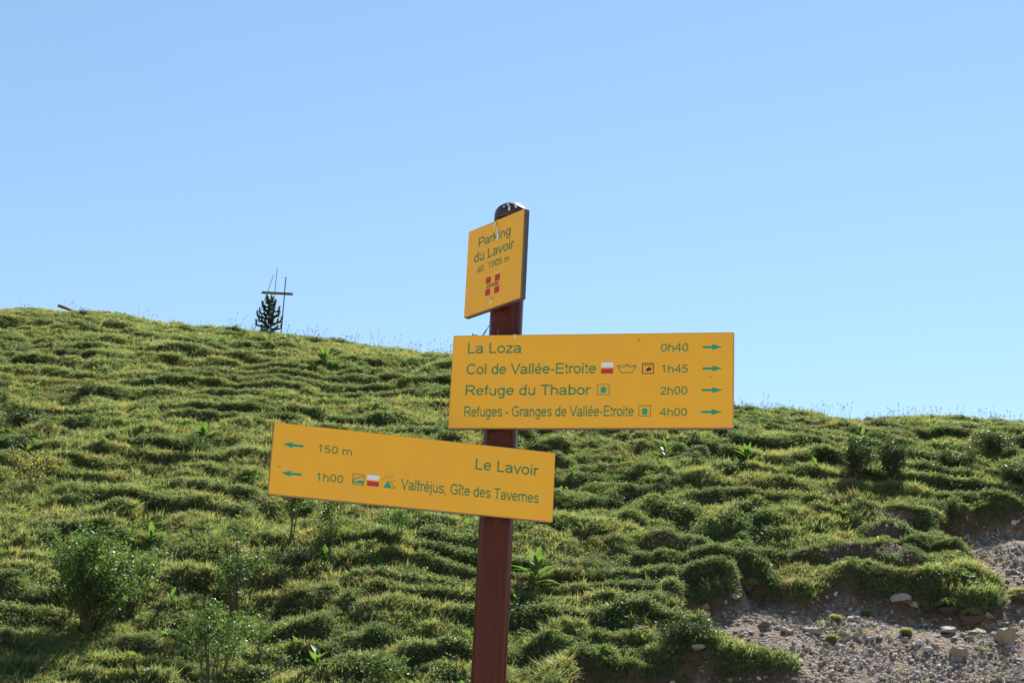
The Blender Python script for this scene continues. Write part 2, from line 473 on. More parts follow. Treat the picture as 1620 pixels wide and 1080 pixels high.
def leaflets(n, h, spread, L, W, seed, m=0, flat=.4):
    r = random.Random(seed); mb = MB()
    for i in range(n):
        a = r.uniform(0, 2 * math.pi); ra = spread * math.sqrt(r.random())
        p = Vector((math.cos(a) * ra, math.sin(a) * ra, r.uniform(.1, 1) * h * (1 - .5 * (ra / spread) ** 2)))
        a2 = r.uniform(0, 2 * math.pi)
        d = Vector((math.cos(a2), math.sin(a2), r.uniform(-flat, flat + .3))).normalized()
        s = d.orthogonal().normalized(); s.rotate(Matrix.Rotation(r.uniform(0, 6.28), 3, d)); k = r.uniform(.7, 1.2)
        l, w = L * k, W * k / 2
        mb.add([p, p + d * l * .5 + s * w, p + d * l, p + d * l * .5 - s * w], [(0, 1, 2, 3)], m)
    return mb

def flower(seed, n, h, r0, m):
    r = random.Random(seed); mb = MB()
    for i in range(n):
        a = r.uniform(0, 6.28); p0 = Vector((math.cos(a) * .05, math.sin(a) * .05, 0)); p = p0 + Vector((r.uniform(-.03, .03), r.uniform(-.03, .03), h * r.uniform(.7, 1.1)))
        mb.tube([p0, p], .0015, 3, 1, False)
        ax = Vector((r.uniform(-.6, .6), r.uniform(-.8, .3), 1)).normalized(); u = ax.orthogonal().normalized(); w = ax.cross(u)
        k = 6; ring = [p + (u * math.cos(6.283 * j / k) + w * math.sin(6.283 * j / k)) * r0 * (1 if j % 2 else .8) + ax * r0 * .3 for j in range(k)]
        mb.add([p] + ring, [(0, 1 + j, 1 + (j + 1) % k) for j in range(k)], 0)
    return mb

def stalk(seed, n, h, m=0):
    r = random.Random(seed); mb = MB()
    for i in range(n):
        a = r.uniform(0, 6.28); p0 = Vector((math.cos(a) * .06, math.sin(a) * .06, 0)); hh = h * r.uniform(.6, 1.15)
        o = Vector((math.cos(a + .5), math.sin(a + .5), 0)) * hh * r.uniform(.03, .25)
        p1 = p0 + o * .4 + Vector((0, 0, hh * .6)); p2 = p0 + o + Vector((0, 0, hh))
        mb.tube([p0, p1, p2], [.0018, .0013, .0009], 3, 0, False)
        mb.tube([p2 - (p2 - p1).normalized() * .03, p2, p2 + (p2 - p1).normalized() * .02], [.002, .0055, .001], 4, 0, False)
    return mb

def stone_mesh(name, seed, mat, squash=.65, sub=1, jit=.11):
    r = random.Random(seed); bm = bmesh.new(); bmesh.ops.create_icosphere(bm, subdivisions=sub, radius=1)
    cuts = [Vector((r.gauss(0, 1), r.gauss(0, 1), r.gauss(0, 1))).normalized() for _ in range(9)]
    lim = [r.uniform(.35, .8) for _ in cuts]
    for v in bm.verts:
        for c, l in zip(cuts, lim):
            k = v.co.dot(c)
            if k > l: v.co -= c * (k - l)
        v.co *= r.uniform(1 - jit, 1 + jit); v.co.z *= squash
    me = bpy.data.meshes.new(name); bm.to_mesh(me); bm.free(); me.materials.append(mat); return me

def scatter(name, protos, x, y, z, rot, scl, variant, label, cat):
    pc = bpy.data.collections.new(name + '_kinds')
    for i, (m_) in enumerate(protos):
        o = bpy.data.objects.new('%s_kind.%03d' % (name, i), m_); pc.objects.link(o)
    me = bpy.data.meshes.new(name)
    n = len(x); me.vertices.add(n); me.vertices.foreach_set('co', np.stack([x, y, z], -1).astype(np.float32).ravel())
    a = me.attributes.new('rot', 'FLOAT_VECTOR', 'POINT'); a.data.foreach_set('vector', rot.astype(np.float32).ravel())
    a = me.attributes.new('scl', 'FLOAT', 'POINT'); a.data.foreach_set('value', scl.astype(np.float32).ravel())
    a = me.attributes.new('kind_index', 'INT', 'POINT'); a.data.foreach_set('value', variant.astype(np.int32).ravel())
    o = link(bpy.data.objects.new(name, me)); tag(o, label, cat, kind='stuff')
    ng = bpy.data.node_groups.new(name, 'GeometryNodeTree')
    ng.interface.new_socket('Geometry', in_out='INPUT', socket_type='NodeSocketGeometry')
    ng.interface.new_socket('Geometry', in_out='OUTPUT', socket_type='NodeSocketGeometry')
    gi = ng.nodes.new('NodeGroupInput'); go = ng.nodes.new('NodeGroupOutput')
    mp = ng.nodes.new('GeometryNodeMeshToPoints'); ip = ng.nodes.new('GeometryNodeInstanceOnPoints')
    ci = ng.nodes.new('GeometryNodeCollectionInfo'); ci.inputs['Collection'].default_value = pc
    ci.inputs['Separate Children'].default_value = True; ci.inputs['Reset Children'].default_value = True
    def named(nm, t):
        q = ng.nodes.new('GeometryNodeInputNamedAttribute'); q.data_type = t; q.inputs['Name'].default_value = nm
        return [s for s in q.outputs if s.enabled and s.name == 'Attribute'][0]
    L = ng.links.new
    L(gi.outputs[0], mp.inputs['Mesh']); L(mp.outputs[0], ip.inputs['Points']); L(ci.outputs[0], ip.inputs['Instance'])
    ip.inputs['Pick Instance'].default_value = True
    L(named('kind_index', 'INT'), ip.inputs['Instance Index']); L(named('rot', 'FLOAT_VECTOR'), ip.inputs['Rotation'])
    L(named('scl', 'FLOAT'), ip.inputs['Scale']); L(ip.outputs[0], go.inputs[0])
    md = o.modifiers.new('scatter', 'NODES'); md.node_group = ng
    return o

def pts(n, y0=16.0, y1=44.0):
    """random points over the part of the slope in view, equal density on the ground"""
    k = int(n * 2.2); y = y0 + (y1 - y0) * RNG.random(k); x = (RNG.random(k) * 2 - 1) * (.37 * y1)
    m = (x > -.365 * y - .3) & (x < .355 * y + .3) & (y < crest(x) + 2.2)
    return x[m], y[m]

def cover():
    # grass
    x, y = pts(640000)
    z, bare, ris, herb = terrain(x, y)
    e = .06
    gz = (terrain(x, y + e)[0] - terrain(x, y - e)[0]) / (2 * e); gxx = (terrain(x + e, y)[0] - terrain(x - e, y)[0]) / (2 * e)
    u = RNG.random(len(x))
    keep = (u > np.clip(bare * 1.6, 0, .985)) & (u < 1.05 - .25 * herb)
    x, y, z, bare, ris, herb, gz, gxx = [a[keep] for a in (x, y, z, bare, ris, herb, gz, gxx)]
    n = len(x); u = RNG.random(n)
    # patches: 0,1 fine turf, 2 meadow tuft, 3 dry tuft, 4,5 dark herb cushion, 6 small rosette
    pm = fbm(x / 1.6, y / .9, 41, 3); dry = fbm(x / 2.2, y / 1.4, 43, 3)
    var = np.where(u < .5, 0, 1)
    left = sstep(-1, -4, x)
    var = np.where((u < .10 + .6 * sstep(.5, .62, pm) + .12 * left) & (ris < .4), 2, var)
    var = np.where(RNG.random(n) < .06 + .22 * sstep(.54, .68, dry), 3, var)
    hm = RNG.random(n) < np.clip(.13 + .36 * herb + .40 * sstep(.2, .8, ris), 0, .85)
    var = np.where(hm, 4 + (RNG.random(n) < .5), var)
    var = np.where(RNG.random(n) < .014, 6, var)
    scl = np.clip(RNG.normal(1, .25, n), .5, 1.8) * (.85 + .35 * sstep(.4, .6, pm)) * (1 - .3 * bare)
    tx = np.arctan(np.clip(gz, -1.5, 2.5)) * .45 + RNG.normal(0, .15, n); ty = -np.arctan(np.clip(gxx, -1.5, 1.5)) * .4 + RNG.normal(0, .15, n)
    rot = np.stack([tx, ty, RNG.random(n) * 6.28], -1)
    G = [MAT['grass']]; G2 = [MAT['grass2']]
    protos = [blades(26, .028, .062, .006, .06, 1).mesh('grass_tuft', G), blades(26, .025, .06, .006, .06, 2, lean=.9).mesh('grass_tuft', G),
              blades(18, .05, .11, .006, .055, 3, lean=.5).mesh('meadow_tuft', G2), blades(13, .06, .13, .006, .05, 4, lean=.6).mesh('dry_tuft', [MAT['drystem']]),
              leaflets(44, .07, .075, .026, .014, 5).mesh('herb_cushion', [MAT['herb']]), leaflets(40, .09, .07, .022, .012, 6).mesh('herb_cushion', [MAT['herb']]),
              leaflets(9, .07, .05, .075, .035, 7, flat=.6).mesh('rosette', [MAT['broad']])]
    scatter('grass', protos, x, y, z, rot, scl, var, 'short green grass and low herbs covering the terraced hillside', 'grass')
    # flowers (white petals also paint sun glints on leaves) and seed stalks
    x, y = pts(70000); z, bare, ris, herb = terrain(x, y)
    d = .12 + .75 * sstep(.52, .68, fbm(x / .9, y / .6, 61, 3)); k = (RNG.random(len(x)) < d) & (bare < .3); x, y, z = x[k], y[k], z[k]
    n = len(x); var = np.where(RNG.random(n) < .93, 0, 1); var = np.where((RNG.random(n) < .5) & (var == 0), 2, var)
    rot = np.stack([RNG.normal(0, .2, n), RNG.normal(0, .2, n), RNG.random(n) * 6.28], -1)
    scatter('wild_flowers', [flower(1, 2, .08, .0075, 0).mesh('white_flower', [MAT['petal'], MAT['herb']]), flower(2, 2, .10, .010, 0).mesh('yellow_flower', [MAT['ypetal'], MAT['herb']]), flower(3, 3, .06, .0065, 0).mesh('white_flower', [MAT['petal'], MAT['herb']])],
            x, y, z, rot, RNG.uniform(.7, 1.3, n), var, 'tiny white and yellow flowers sprinkled through the hillside grass', 'flowers')
    x, y = pts(5000); z, bare, ris, herb = terrain(x, y); yc = crest(x)
    d = .08 + .35 * (np.abs(y - yc) < 2.2) * sstep(-.25, -.1, x / y); k = (RNG.random(len(x)) < d) & (bare < .5); x, y, z = x[k], y[k], z[k]
    n = len(x); rot = np.stack([RNG.normal(0, .15, n), RNG.normal(0, .15, n), RNG.random(n) * 6.28], -1)
    scatter('seed_stalks', [stalk(1, 3, .34).mesh('stalk', [MAT['drystem']]), stalk(2, 2, .26).mesh('stalk', [MAT['drystem']])], x, y, z, rot, RNG.uniform(.6, 1.25, n), (RNG.random(n) < .5).astype(int),
            'thin brownish seed stalks standing out of the grass along the ridge', 'grass stalks')
    # gravel in the landslip
    k = 130000; x = RNG.uniform(-1, 9.5, k); y = RNG.uniform(15, 27.5, k)
    z, bare, ris, herb = terrain(x, y); m = (RNG.random(k) < bare * (.06 + .9 * sstep(.34, .66, fbm(x / .7, y / .6, 71, 3)))) & (bare > .35) & (x < .36 * y)
    x, y, z = x[m], y[m], z[m]; n = len(x)
    s = .005 + .050 * RNG.random(n) ** 6 + .010 * RNG.random(n); var = RNG.integers(0, 6, n)
    rot = RNG.random((n, 3)) * 6.28
    pr = [stone_mesh('pebble', i, [MAT['stone_grey'], MAT['stone_tan'], MAT['stone_grey'], MAT['stone_tan'], MAT['stone_pale'], MAT['stone_grey']][i]) for i in range(6)]
    scatter('gravel', pr, x, y, z, rot, s, var, 'loose grey and tan gravel on the bare eroded slope', 'gravel')
cover()

# ------------------------------------------------------------------ broad-leaved plants
def leaf_plant(px, py, hpx, wpx, n, label, mat='broad', seed=0, name='broad_leaved_plant', cat='plant', group=None, lw=.30):
    r = random.Random(seed + 100); P = on(px, py); sc = P.y / math.cos(PITCH) / FPX
    h = hpx * sc; w = wpx * sc / 2
    root = empty(name, P + Vector((0, 0, .01))); tag(root, label, cat, group)
    mb = MB(); mb.tube([(0, 0, 0), (r.uniform(-.02, .02), 0, h * .35), (r.uniform(-.03, .03), 0, h * .62)], [.008, .006, .003], 5)
    mb.build('stem', MAT['herb'], root)
    n = int(n * 1.6)
    for i in range(n):
        t = (i + .5) / n; a = i * 2.4 + r.uniform(-.8, .8)
        z0 = h * .5 * t; L = math.hypot(w, h * .5) * r.uniform(.5, 1.1) * (1 - .25 * t)
        el = .35 + .85 * t + r.uniform(-.3, .3)
        d = Vector((math.cos(a) * math.cos(el), math.sin(a) * math.cos(el), math.sin(el)))
        m = MB(); m.leaf(Vector((0, 0, z0)), d, Vector((0, 0, 1)), L, L * lw * r.uniform(.75, 1.4), 0, .3 * math.cos(el) + r.uniform(.0, .25), .14)
        m.build('leaf', MAT[mat] if r.random() > .3 else MAT['herb'], root, smooth=True)
    return root

PL = [  # px, py (base), height, width, leaves, label
    (848, 935, 66, 74, 15, 'tall broad-leaved green plant right of the signpost below the lower sign'),
    (1052, 736, 42, 44, 10, 'broad-leaved plant just below the lower edge of the wide sign, left of its twin'),
    (1182, 738, 40, 46, 10, 'broad-leaved plant at the lower right corner of the wide sign'),
    (1364, 706, 34, 30, 7, 'bright green leafy plant at the top of the two dark shrubs near the right'),
    (1374, 756, 32, 26, 6, 'yellowish leafy sprout in front of the gap between the two dark shrubs'),
    (1412, 752, 26, 16, 4, 'single-leaved sprout in front of the right dark shrub'),
    (1291, 748, 24, 34, 5, 'small spreading sprout left of the two dark shrubs'),
    (1440, 764, 22, 18, 4, 'small sprout a little right of the two dark shrubs'),
    (1480, 768, 30, 26, 5, 'slender upright sprout halfway between the dark shrubs and the right edge'),
    (1500, 726, 20, 24, 5, 'small bright sprout under the ridge towards the right edge'),
    (322, 700, 34, 66, 12, 'broad dark-leaved clump above the left sign, level with its top'),
    (225, 690, 24, 40, 8, 'leafy clump left of the broad dark-leaved clump'),
    (514, 578, 22, 60, 10, 'pale yellow-green leafy clump on the upper slope below the cross poles'),
    (205, 548, 28, 24, 6, 'small leafy plant high on the left slope, below the ridge'),
    (355, 532, 20, 36, 8, 'low leafy plant at the ridge left of the small conifer'),
    (238, 862, 26, 56, 8, 'yellow-green rosette above the dark bush at the left'),
    (268, 968, 44, 32, 7, 'young plant with two big pale leaves between the bush and the sapling'),
    (501, 1072, 58, 62, 13, 'big light green leafy plant at the bottom left of the signpost'),
    (515, 896, 30, 54, 8, 'pale-leaved clump at the foot of the sapling under the lower sign'),
    (741, 1035, 48, 26, 7, 'leafy plant half hidden behind the left side of the brown pole'),
    (815, 965, 36, 24, 6, 'small leafy plant close to the right side of the brown pole'),
    (1022, 958, 22, 20, 5, 'small sprout on the turf tongue left of the bare ground'),
    (40, 722, 20, 40, 8, 'yellow-green rosette near the left edge of the photo'),
    (12, 694, 24, 36, 8, 'bright green leafy clump at the very left edge'),
    (5, 1078, 18, 40, 7, 'leafy clump in the bottom left corner'),
    (210, 760, 22, 24, 6, 'small yellow-green sprout left of the lower sign'),
    (152, 955, 22, 34, 6, 'small leafy plant in front of the dark bush at the left'),
    (1228, 590 + 65, 12, 14, 4, 'tiny sprout just right of the wide sign near the ridge'),
    (905, 755, 22, 32, 7, 'leafy clump right of the upper corner of the lower sign'),
    (655, 640, 16, 22, 5, 'small leafy sprout beside the white stick on the upper slope'),
]
for i, (a, b, h, w, n, lab) in enumerate(PL):
    leaf_plant(a, b, h, w, n, lab, seed=i, lw=.28 if n > 6 else .36)

# ------------------------------------------------------------------ shrubs and saplings
def shrub(name, px, py, hpx, wpx, nstem, nleaf, leafsize, label, mat='willow', seed=0, dense=.5, cat='shrub', low=.15, lean=0):
    r = random.Random(seed + 500); P = on(px, py); sc = P.y / math.cos(PITCH) / FPX
    h = hpx * sc; w = wpx * sc / 2
    root = empty(name, P - Vector((0, 0, .04))); tag(root, label, cat)
    twigs = []
    for i in range(nstem):
        a = r.uniform(0, 6.28); k = math.sqrt(r.random()) * .8
        hh = h * r.uniform(.65, 1.0) * (1 - .25 * k); tip = Vector((math.cos(a) * w * k + lean * h, math.sin(a) * w * k, hh))
        b = Vector((math.cos(a) * w * .12 * k, math.sin(a) * w * .12 * k, 0)); mid = b.lerp(tip, .5) + Vector((r.uniform(-.06, .06), r.uniform(-.06, .06), h * .06))
        t = MB(); r0 = .004 + .006 * h; t.tube([b, b.lerp(mid, .5) + Vector((r.uniform(-.02, .02), r.uniform(-.02, .02), 0)), mid, tip], [r0, r0 * .8, r0 * .6, r0 * .25], 5, 0, False)
        segs = [(b, mid), (mid, tip)]
        for j in range(int(5 + 5 * dense)):
            q = r.uniform(low + .1, .95); p = b.lerp(mid, q * 2) if q < .5 else mid.lerp(tip, q * 2 - 1)
            a2 = r.uniform(0, 6.28); d = Vector((math.cos(a2), math.sin(a2), r.uniform(.3, 1.1))).normalized(); L = (h * .28 + w * .25) * r.uniform(.5, 1) * (1.1 - q * .6)
            e = p + d * L; t.tube([p, p.lerp(e, .5) + Vector((0, 0, L * .05)), e], [r0 * .4, r0 * .3, r0 * .12], 4, 0, False); segs.append((p, e)); segs.append((p.lerp(e, .4), e))
        t.build('stem', MAT['bark'], root); twigs += segs
    f = MB()
    for i in range(nleaf):
        a, b = r.choice(twigs[1:] if len(twigs) > 1 else twigs); q = r.random() ** .7
        p = a.lerp(b, q)
        if p.z < low * h and r.random() < .8: continue
        p = p + Vector((r.gauss(0, .02), r.gauss(0, .02), r.gauss(0, .02))) * (1 + dense)
        d = Vector((r.gauss(0, 1), r.gauss(0, 1), r.gauss(.2, .7))).normalized(); s = d.orthogonal().normalized(); s.rotate(Matrix.Rotation(r.uniform(0, 6.28), 3, d))
        L = leafsize * r.uniform(.6, 1.25); W = L * .33
        f.add([p, p + d * L * .45 + s * W, p + d * L, p + d * L * .45 - s * W], [(0, 1, 2, 3)])
    o = f.build('foliage', MAT[mat], root); o['kind'] = 'stuff'
    return root

shrub('willow_bush', 140, 1000, 188, 150, 14, 9000, .038, 'dense dark green round-leaved bush casting a black shadow at the lower left', seed=1, dense=1, low=0)
shrub('sapling', 112, 985, 170, 70, 5, 1200, .034, 'taller thin shoots rising from the left side of the dark bush', seed=2, dense=.6, cat='sapling')
shrub('sapling', 214, 970, 128, 70, 6, 1500, .032, 'thin sapling right beside the dark bush at the left', seed=3, dense=.4, cat='sapling')
shrub('sapling', 370, 984, 185, 110, 7, 2300, .030, 'open sapling with shining leaves below the left end of the lower sign', seed=4, dense=.6, cat='sapling')
shrub('sapling', 334, 1092, 165, 140, 8, 3000, .030, 'wide sparse sapling cut by the bottom edge of the photo', seed=5, dense=.7, cat='sapling')
shrub('sapling', 460, 872, 150, 64, 4, 2600, .034, 'straight dark-stemmed sapling half hidden behind the left end of the lower sign', seed=6, dense=.5, cat='sapling', low=.45)
shrub('sapling', 531, 874, 122, 74, 5, 1700, .032, 'sapling with pale twigs just below the pictograms of the lower sign', seed=7, dense=.5, cat='sapling', low=.2)
shrub('sapling', 626, 864, 96, 50, 4, 900, .030, 'thin sapling standing in tall grass below the middle of the lower sign', seed=8, dense=.5, cat='sapling', low=.1)
shrub('yellow_shrub', 42, 785, 96, 76, 7, 420, .028, 'yellow-leaved shrub near the left edge of the photo', 'yellowleaf', seed=9, dense=.7)
shrub('sapling', 412, 1062, 110, 44, 3, 450, .030, 'slim shoot left of the big leafy plant at the bottom', seed=10, dense=.5, cat='sapling')
shrub('low_shrub', 604, 1088, 70, 90, 7, 1300, .030, 'low glossy shrub at the bottom edge left of the pole', seed=11, dense=.8)
def cushion(px, py, hpx, wpx, label, seed, n=3200, mat='darkleaf'):
    shrub('cushion_shrub', px, py, hpx, wpx, 22, n, .034, label, mat, seed, dense=1, low=0)
cushion(1358, 756, 78, 54, 'left one of the two dark upright shrubs near the right', 21)
cushion(1412, 754, 70, 64, 'right one of the two dark upright shrubs near the right', 22)
cushion(1512, 742, 34, 96, 'low dark shrub right of the two upright dark shrubs', 23)
cushion(1575, 722, 46, 84, 'green rounded shrub below the ridge towards the right edge', 24)
cushion(1606, 772, 46, 80, 'rounded shrub at the right edge of the photo', 25)
cushion(300, 716, 34, 90, 'dark spreading shrub above the top left corner of the lower sign', 26, 1800, 'herb')
cushion(240, 712, 30, 60, 'dark low shrub left of the spreading one above the lower sign', 27, 1300, 'herb')
cushion(132, 628, 22, 56, 'small dark shrub in the middle of the left slope', 28, 1200)
cushion(30, 672, 26, 80, 'dark low shrub at the left edge above the yellow-leaved shrub', 29, 1600)
cushion(131, 492, 12, 34, 'dark little shrub on the ridge beside the fallen log', 30, 500)
cushion(700, 870, 24, 60, 'dark tuft of shrub left of the pole below the lower sign', 31, 900)
cushion(455, 905, 40, 66, 'dark shrubby tuft at the foot of the straight sapling', 32, 1500)
cushion(1085, 1010, 34, 120, 'dark herb-covered hump on the turf tongue beside the bare ground', 33, 2400)
cushion(1130, 690, 20, 70, 'dark low shrub right under the right half of the wide sign', 34, 1200)
cushion(845, 690, 18, 60, 'dark low shrub directly right of the pole under the wide sign', 35, 1000)

# ------------------------------------------------------------------ conifers on the ridge
def conifer(px, py, hpx, wpx, label, seed):
    r = random.Random(seed); P = on(px, py); sc = P.y / math.cos(PITCH) / FPX; h = hpx * sc; w = wpx * sc / 2
    root = empty('young_conifer', P - Vector((0, 0, .03))); tag(root, label, 'conifer')
    t = MB(); t.tube([(0, 0, 0), (.01, 0, h * .5), (0, 0, h * .97)], [.018, .012, .005], 6); t.build('trunk', MAT['bark'], root)
    c = MB()
    def brush(a, b, rad):
        n = int(50 + 900 * (b - a).length); d = (b - a).normalized()
        for i in range(n):
            p = a.lerp(b, r.random()); q = Vector((r.gauss(0, 1), r.gauss(0, 1), r.gauss(0, 1))).normalized(); k = (q + d * 1.0).normalized() * rad * r.uniform(.7, 1.4)
            s = k.cross(q if abs(k.normalized().dot(q)) < .9 else Vector((0, 0, 1))).normalized() * .010
            c.add([p - s, p + s, p + k], [(0, 1, 2)])
    n = 34
    for i in range(n):
        q = i / (n - 1); z = h * (.10 + .78 * q); a = i * 2.4 + r.uniform(-.3, .3); L = w * (1.05 - .72 * q) * r.uniform(.6, 1.1)
        p = Vector((0, 0, z)); e = p + Vector((math.cos(a) * L, math.sin(a) * L, L * .25)); tip = e + Vector((math.cos(a) * .02, math.sin(a) * .02, h * .12))
        brush(p.lerp(e, .15), e, .045); brush(e, tip, .042)
        if q < .5:
            a += .7; e2 = p + Vector((math.cos(a) * L * .7, math.sin(a) * L * .7, L * .3)); brush(p.lerp(e2, .4), e2 + Vector((0, 0, .06)), .03)
    brush(Vector((0, 0, h * .6)), Vector((0, 0, h)), .035)
    o = c.build('crown', MAT['needle'], root); o['kind'] = 'stuff'
def ridge_pt(px, back=0.0):
    """a spot on the crest line in the direction of photo column px"""
    py = np.interp(px, [p[0] for p in SIL], [p[1] for p in SIL]); D = ray(px, py); a = D[0] / D[1]
    yy = np.linspace(20, 50, 900); zz = terrain(a * yy, yy)[0]; i = int(np.argmax((zz - EYE) / yy)); y = yy[i] + back
    return Vector((a * y, y, zt(a * y, y)))
def at_depth(px, py, y):
    D = ray(px, py); P = D / D[1] * y; return Vector((P[0], P[1], P[2] + EYE))

conifer(423, 521, 66, 44, 'small dark conifer on the ridge beside the crossed poles', 3)
conifer(749, 560, 46, 26, 'tip of a young conifer peeping over the wide sign left of the pole', 4)

# crossed poles with a plank, on the ridge
B = ridge_pt(445, .15)
root = empty('pole_frame', B); tag(root, 'thin leaning poles carrying a short wooden plank, standing on the ridge at the left', 'pole frame')
def rod(name, a, b, r0, mat, parent, org, n=6):
    m = MB(); a = a - org; b = b - org; m.tube([a, a.lerp(b, .5), b], [r0, r0, r0 * .9], n); return m.build(name, mat, parent)
rod('pole', at_depth(444.5, 530, B.y), at_depth(452.3, 438, B.y), .014, MAT['pole_dark'], root, B)
rod('pole', at_depth(428, 528, B.y + .18), at_depth(438.7, 424, B.y + .05), .0085, MAT['pole_dark'], root, B)
rod('pole', at_depth(400, 528, B.y + .12), at_depth(433, 434, B.y + .10), .0075, MAT['pole_dark'], root, B)
a = at_depth(414.2, 462.6, B.y + .02) - B; b = at_depth(463.3, 465.2, B.y + .02) - B
d = (b - a).normalized(); q = Vector((0, .02, 0)); up = Vector((0, 0, 1)).cross(d).cross(d).normalized() * -.026
if up.z < 0: up = -up
vs = [a - up - q, b - up - q, b + up - q, a + up - q, a - up + q, b - up + q, b + up + q, a + up + q]
obj('plank', vs, [(0, 1, 2, 3), (5, 4, 7, 6), (4, 0, 3, 7), (1, 5, 6, 2), (3, 2, 6, 7), (4, 5, 1, 0)], MAT['wood'], root)
B2 = ridge_pt(742, .2)
root = empty('leaning_stakes', B2); tag(root, 'pair of thin leaning stakes on the ridge, showing between the pole and the wide sign', 'stakes')
rod('stake', at_depth(741, 560, B2.y), at_depth(783, 503, B2.y), .0085, MAT['pole_dark'], root, B2)
rod('stake', at_depth(749, 560, B2.y + .1), at_depth(783, 498, B2.y + .1), .0085, MAT['pole_dark'], root, B2)
# log on the ridge
Lg = ridge_pt(110, -.05)
a = at_depth(92.6, 483.5, Lg.y - .3); b = at_depth(122, 493.5, Lg.y + .2)
m = MB(); m.tube([a - Lg, a.lerp(b, .5) - Lg, b - Lg], [.036, .034, .03], 12)
o = m.build('log', MAT['wood'], None, True); o.location = Lg; tag(o, 'grey weathered log jutting out over the ridge at the far left', 'log')

# ------------------------------------------------------------------ stones, sticks, turf clods
def stone(px, py, wpx, mat, label, seed, squash=.65, ratio=1.0, group=None, name='stone', sink=.3, tilt=0):
    P = on(px, py); sc = P.y / FPX; w = wpx * sc / 2
    me = stone_mesh(name, seed, MAT[mat], squash, 2)
    o = link(bpy.data.objects.new(name, me)); r = random.Random(seed)
    o.scale = (w * 1.15, w * ratio * 1.1, w * ratio * 1.15); o.rotation_euler = (r.uniform(-.3, .3), tilt, r.uniform(-.4, .4))
    o.location = P + Vector((0, 0, w * ratio * squash * (.75 - sink))); tag(o, label, 'stone', group); return o
stone(1425, 952, 30, 'stone_grey', 'rounded brownish stone sitting under the lip of the overhanging turf', 1, .8)
stone(1446, 960, 24, 'stone_grey', 'flat stone just right of the rounded one under the turf lip', 2, .5)
stone(1590, 1016, 38, 'stone_tan', 'angular tan stone with a long dark shadow near the right edge', 3, .75)
stone(1517, 1040, 32, 'stone_tan', 'wedge-shaped tan stone lower left of the angular tan stone', 4, .7)
stone(1283, 1001, 32, 'stone_tan', 'tan stone in the middle of the bare slope above the turf tongue', 5, .55)
stone(1246, 1001, 22, 'stone_tan', 'small tan stone left of the tan stone above the turf tongue', 6, .5)
stone(1206, 990, 26, 'stone_tan', 'flat tan stone at the upper edge of the turf tongue', 7, .45)
stone(1102, 1030, 28, 'stone_grey', 'grey slab at the foot of the turf tongue', 8, .45)
stone(968, 1034, 16, 'stone_grey', 'small grey stone in the shade under the turf left of the slab', 9, .7)
stone(1245, 822, 11, 'stone_pale', 'small white stone alone in the grass above the bare slope', 10, .8)
stone(1453, 1018, 14, 'stone_pale', 'upper of the two white stones in the middle of the bare slope', 11)
stone(1468, 1029, 14, 'stone_pale', 'lower of the two white stones in the middle of the bare slope', 12)
stone(1530, 990, 14, 'stone_pale', 'pale stone leaning against the grassy clod on the bare slope', 13, .9)
stone(1562, 976, 20, 'stone_grey', 'pinkish grey stone right of the grassy clod', 14, .5)
stone(1604, 828, 12, 'stone_pale', 'pale stone stuck in the shaded bank at the right edge', 15, .8)
stone(1543, 1003, 30, 'stone_tan', 'broad brown stone left of the angular tan stone', 16, .5)
stone(1500, 1000, 26, 'stone_grey', 'rough earthy stone below the grassy clod', 17, .7)
stone(1376, 1012, 16, 'stone_grey', 'small stone with a shadow below the overhanging turf', 18, .6)
stone(1575, 1005, 16, 'stone_grey', 'small dark stone touching the angular tan stone', 19, .6)
stone(183, 657, 15, 'stone_pale', 'pale stone lying in the grass in the middle of the left slope', 20, .5)
stone(92, 694, 13, 'stone_pale', 'pale stone at the bare patch on the left slope', 24, .5)
stone(1115, 962, 18, 'stone_tan', 'pinkish stone at the pointed left end of the bare slope', 21, .55)
stone(1160, 945, 22, 'stone_tan', 'reddish stone near the pointed left end of the bare slope', 22, .5)
stone(470, 560 + 30, 8, 'stone_pale', 'tiny pale stone on the upper slope below the cross poles', 23, .5)
r = random.Random(5); cnt = 0
sm = [stone_mesh('stone', 40 + i, MAT[['stone_grey', 'stone_tan', 'stone_pale'][i % 3]], .6, 1) for i in range(9)]
while cnt < 210:
    px = r.uniform(930, 1625); py = r.uniform(880, 1082)
    P = on(px, py)
    bm_ = float(terrain(np.array([P.x]), np.array([P.y]))[1][0])
    if bm_ < .8: continue
    w = (4 + 9 * r.random() ** 2.5) * P.y / FPX / 2 * 1.25
    k = r.randrange(9)
    o = link(bpy.data.objects.new('stone', sm[k])); o.location = P + Vector((0, 0, w * .25)); o.scale = (w * r.uniform(.9, 1.5), w, w * r.uniform(.7, 1.1)); o.rotation_euler = (r.uniform(-.5, .5), r.uniform(-.4, .4), r.uniform(0, 6.28))
    kind = ['grey', 'tan', 'pale'][k % 3]
    tag(o, 'one of the many small %s stones strewn over the bare slope' % kind, 'stone', 'small %s stones strewn over the bare slope' % kind); cnt += 1

